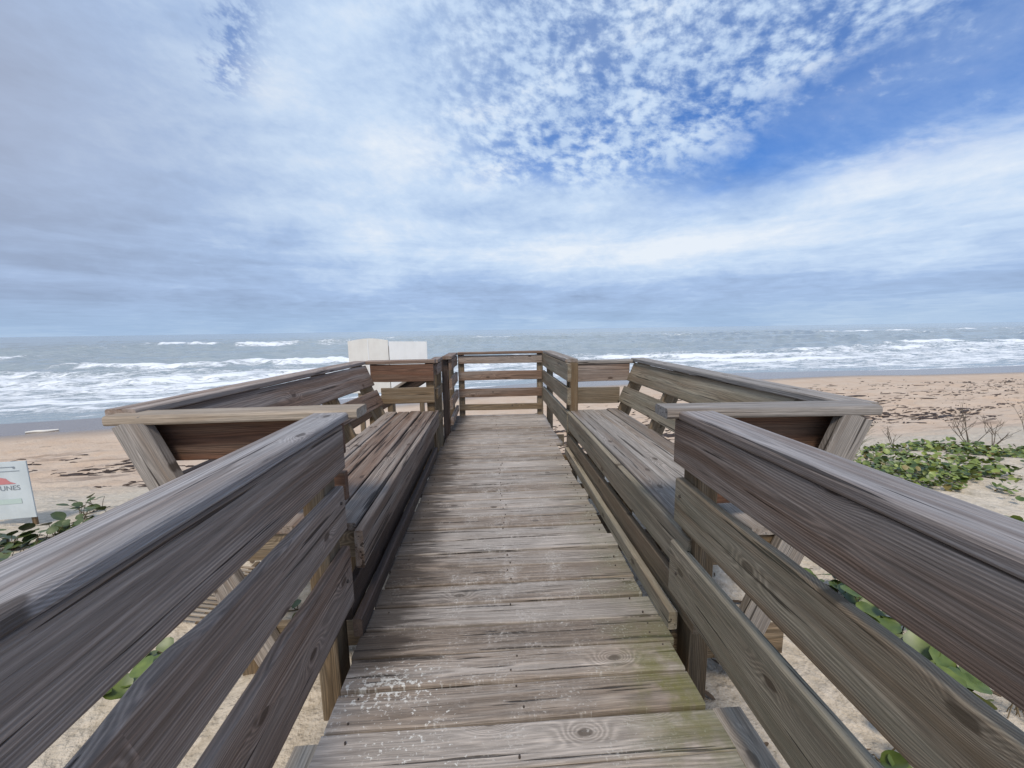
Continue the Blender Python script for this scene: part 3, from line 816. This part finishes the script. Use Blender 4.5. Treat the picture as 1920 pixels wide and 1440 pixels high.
def shrub(x, y, h, n, label):
    mb = MB()
    def grow(p, d, l, r_, dep):
        pts = [p.copy()]; q = p.copy(); dd = d.copy()
        for k in range(4):
            dd = (dd + Vector((rng.gauss(0, .12), rng.gauss(0, .12), .05))).normalized(); q = q + dd*l/4; pts.append(q.copy())
        mb.add(*tube(pts, [r_*(1 - .15*k) for k in range(5)], 5))
        if dep:
            for k in range(2):
                nd = (dd + Vector((rng.gauss(0, .5), rng.gauss(0, .5), .2))).normalized(); grow(pts[rng.choice((2, 3))], nd, l*.6, r_*.55, dep - 1)
    b0 = Vector((x, y, gz1(x, y) - .03))
    for i in range(n):
        a = rng.uniform(0, 6.28); grow(b0, Vector((cos(a)*.55, sin(a)*.55, 1)).normalized(), h*rng.uniform(.6, 1), .007, 2)
    o_ = mb.build('dry_shrub', TWIG); tag(o_, label, 'shrub', 'bare shrubs on the dune')
shrub(7.75, 5.60, .62, 6, 'bare forked twiggy shrub rising from the green ground cover')
shrub(8.35, 5.75, .45, 4, 'smaller bare shrub just behind the forked twiggy one')
shrub(8.42, 5.35, .75, 3, 'tall thin bare stems at the end of the ground cover')
shrub(6.6, 5.75, .34, 3, 'short bare stems on the seaward side of the ground cover')

LITTER = principled('dead_leaf_litter', (.13, .085, .05), .85)
mb = MB()
for k in range(1500):
    x = rng.uniform(.9, 4.2)*rng.choice((-1, 1)); y = rng.uniform(.6, 4.6)
    if fbm(np.array([x*1.3]), np.array([y*1.3]), 2, 81)[0] < .47: continue
    v_, f_ = lg[rng.randrange(6)]; sz = rng.uniform(.012, .045)
    Mx = Matrix.Translation((x, y, gz1(x, y) + .006)) @ Matrix.Rotation(rng.uniform(0, 6.28), 4, 'Z') @ Matrix.Rotation(rng.uniform(-.5, .5), 4, 'X') @ Matrix.Diagonal((sz*rng.uniform(.25, .9), sz*rng.uniform(1, 2.2), sz, 1))
    mb.add([Mx @ Vector(q) for q in v_], f_)
o = mb.build('leaf_litter', LITTER); tag(o, 'brown dead leaves and stem bits strewn on the dune sand', 'leaf litter', kind='stuff')
# ------------------------------------------------------------------ wrack, driftwood, row of slats
SEAW = principled('dried_seaweed', (.055, .036, .028), .85)
mb = MB(); ico = bmesh.new(); bmesh.ops.create_icosphere(ico, subdivisions=1, radius=1.0)
iv = [v_.co.copy() for v_ in ico.verts]; fi = [tuple(v_.index for v_ in f.verts) for f in ico.faces]; ico.free()
T_, S_, N_ = [], [], 0
while N_ < 7500:
    t0 = rng.uniform(-32, 60)
    band = rng.choice((0, 0, 1, 1, 1, 2, 3))
    mean = (9.8, 11.4, 13.4, 15.6)[band]
    s0 = mean + 1.3*sin(t0*.11 + band*1.7) + rng.gauss(0, .55 + .2*band)
    d0 = float(fbm(np.array([t0*.16 + band*7.0]), np.array([s0*.5]), 3, 71)[0])
    if t0 < 3 and band in (2, 3) and rng.random() < .7: continue
    if d0 < .40 + (.03 if t0 < 3 else 0): continue
    T_.append(t0); S_.append(s0); N_ += 1
T_ = np.array(T_); S_ = np.array(S_); X_ = T_*cos(SA) - S_*sin(SA); Y_ = T_*sin(SA) + S_*cos(SA)
_, du_, _, _, sdw = ground_base(X_, Y_); Zw = ground_z(X_, Y_)
for x, y, z, sdv in zip(X_, Y_, Zw, sdw):
    if sdv < 8.2: continue
    l = rng.lognormvariate(-2.1, .65)
    Mx = Matrix.Translation((x, y, z + .004)) @ Matrix.Rotation(SA + rng.gauss(0, .28), 4, 'Z')
    mb.add([Mx @ Vector((q.x*l*rng.uniform(.7, 1.2), q.y*l*.17*rng.uniform(.6, 1.3), q.z*.022*rng.uniform(.5, 1.5))) for q in iv], fi)
o = mb.build('seaweed', SEAW); tag(o, 'dark dried seaweed strewn in lines along the beach', 'seaweed', kind='stuff')

def log(x, y, L, r_, a, label, mat):
    p = Vector((x, y, gz1(x, y) + r_*.5)); d = Vector((cos(a), sin(a), 0)); pts = []
    for k in range(9): 
        q = p + d*(k/8 - .5)*L; q.z = gz1(q.x, q.y) + r_*.6; q.y += .06*sin(k*.9); pts.append(q)
    mb = MB(); mb.add(*tube(pts, [r_*(.4 + .6*sin(pi*(k + .8)/9.6)) for k in range(9)], 8))
    o_ = mb.build('driftwood', mat); tag(o_, label, 'driftwood')
log(-19.3, 17.2, 1.0, .06, .35, 'bleached driftwood stick on the wet sand edge', principled('bleached_wood', (.72, .68, .62), .8))

slats_ = empty('slat_row', (-1.86, 2.40, gz1(-1.86, 2.40))); tag(slats_, 'pale parallel slats half buried in sand by the bench support post', 'mat')
zm = gz1(-1.86, 2.40) + .04
for k in range(15):  # thin parallel slats make a striped patch on the sand
    y = 2.16 + k*.036
    board('slat', slats_, W_LIGHT, (-2.12, y + .05, zm + .02), (-1.62, y - .02, zm - .01), AY, .017, .012, warp=.001, seg=2)
for x in (-2.0, -1.75):
    board('slat_runner', slats_, W_POST, (x, 2.14, zm - .008), (x, 2.74, zm - .008), AX, .03, .01, seg=2)

bpy.context.view_layer.update()
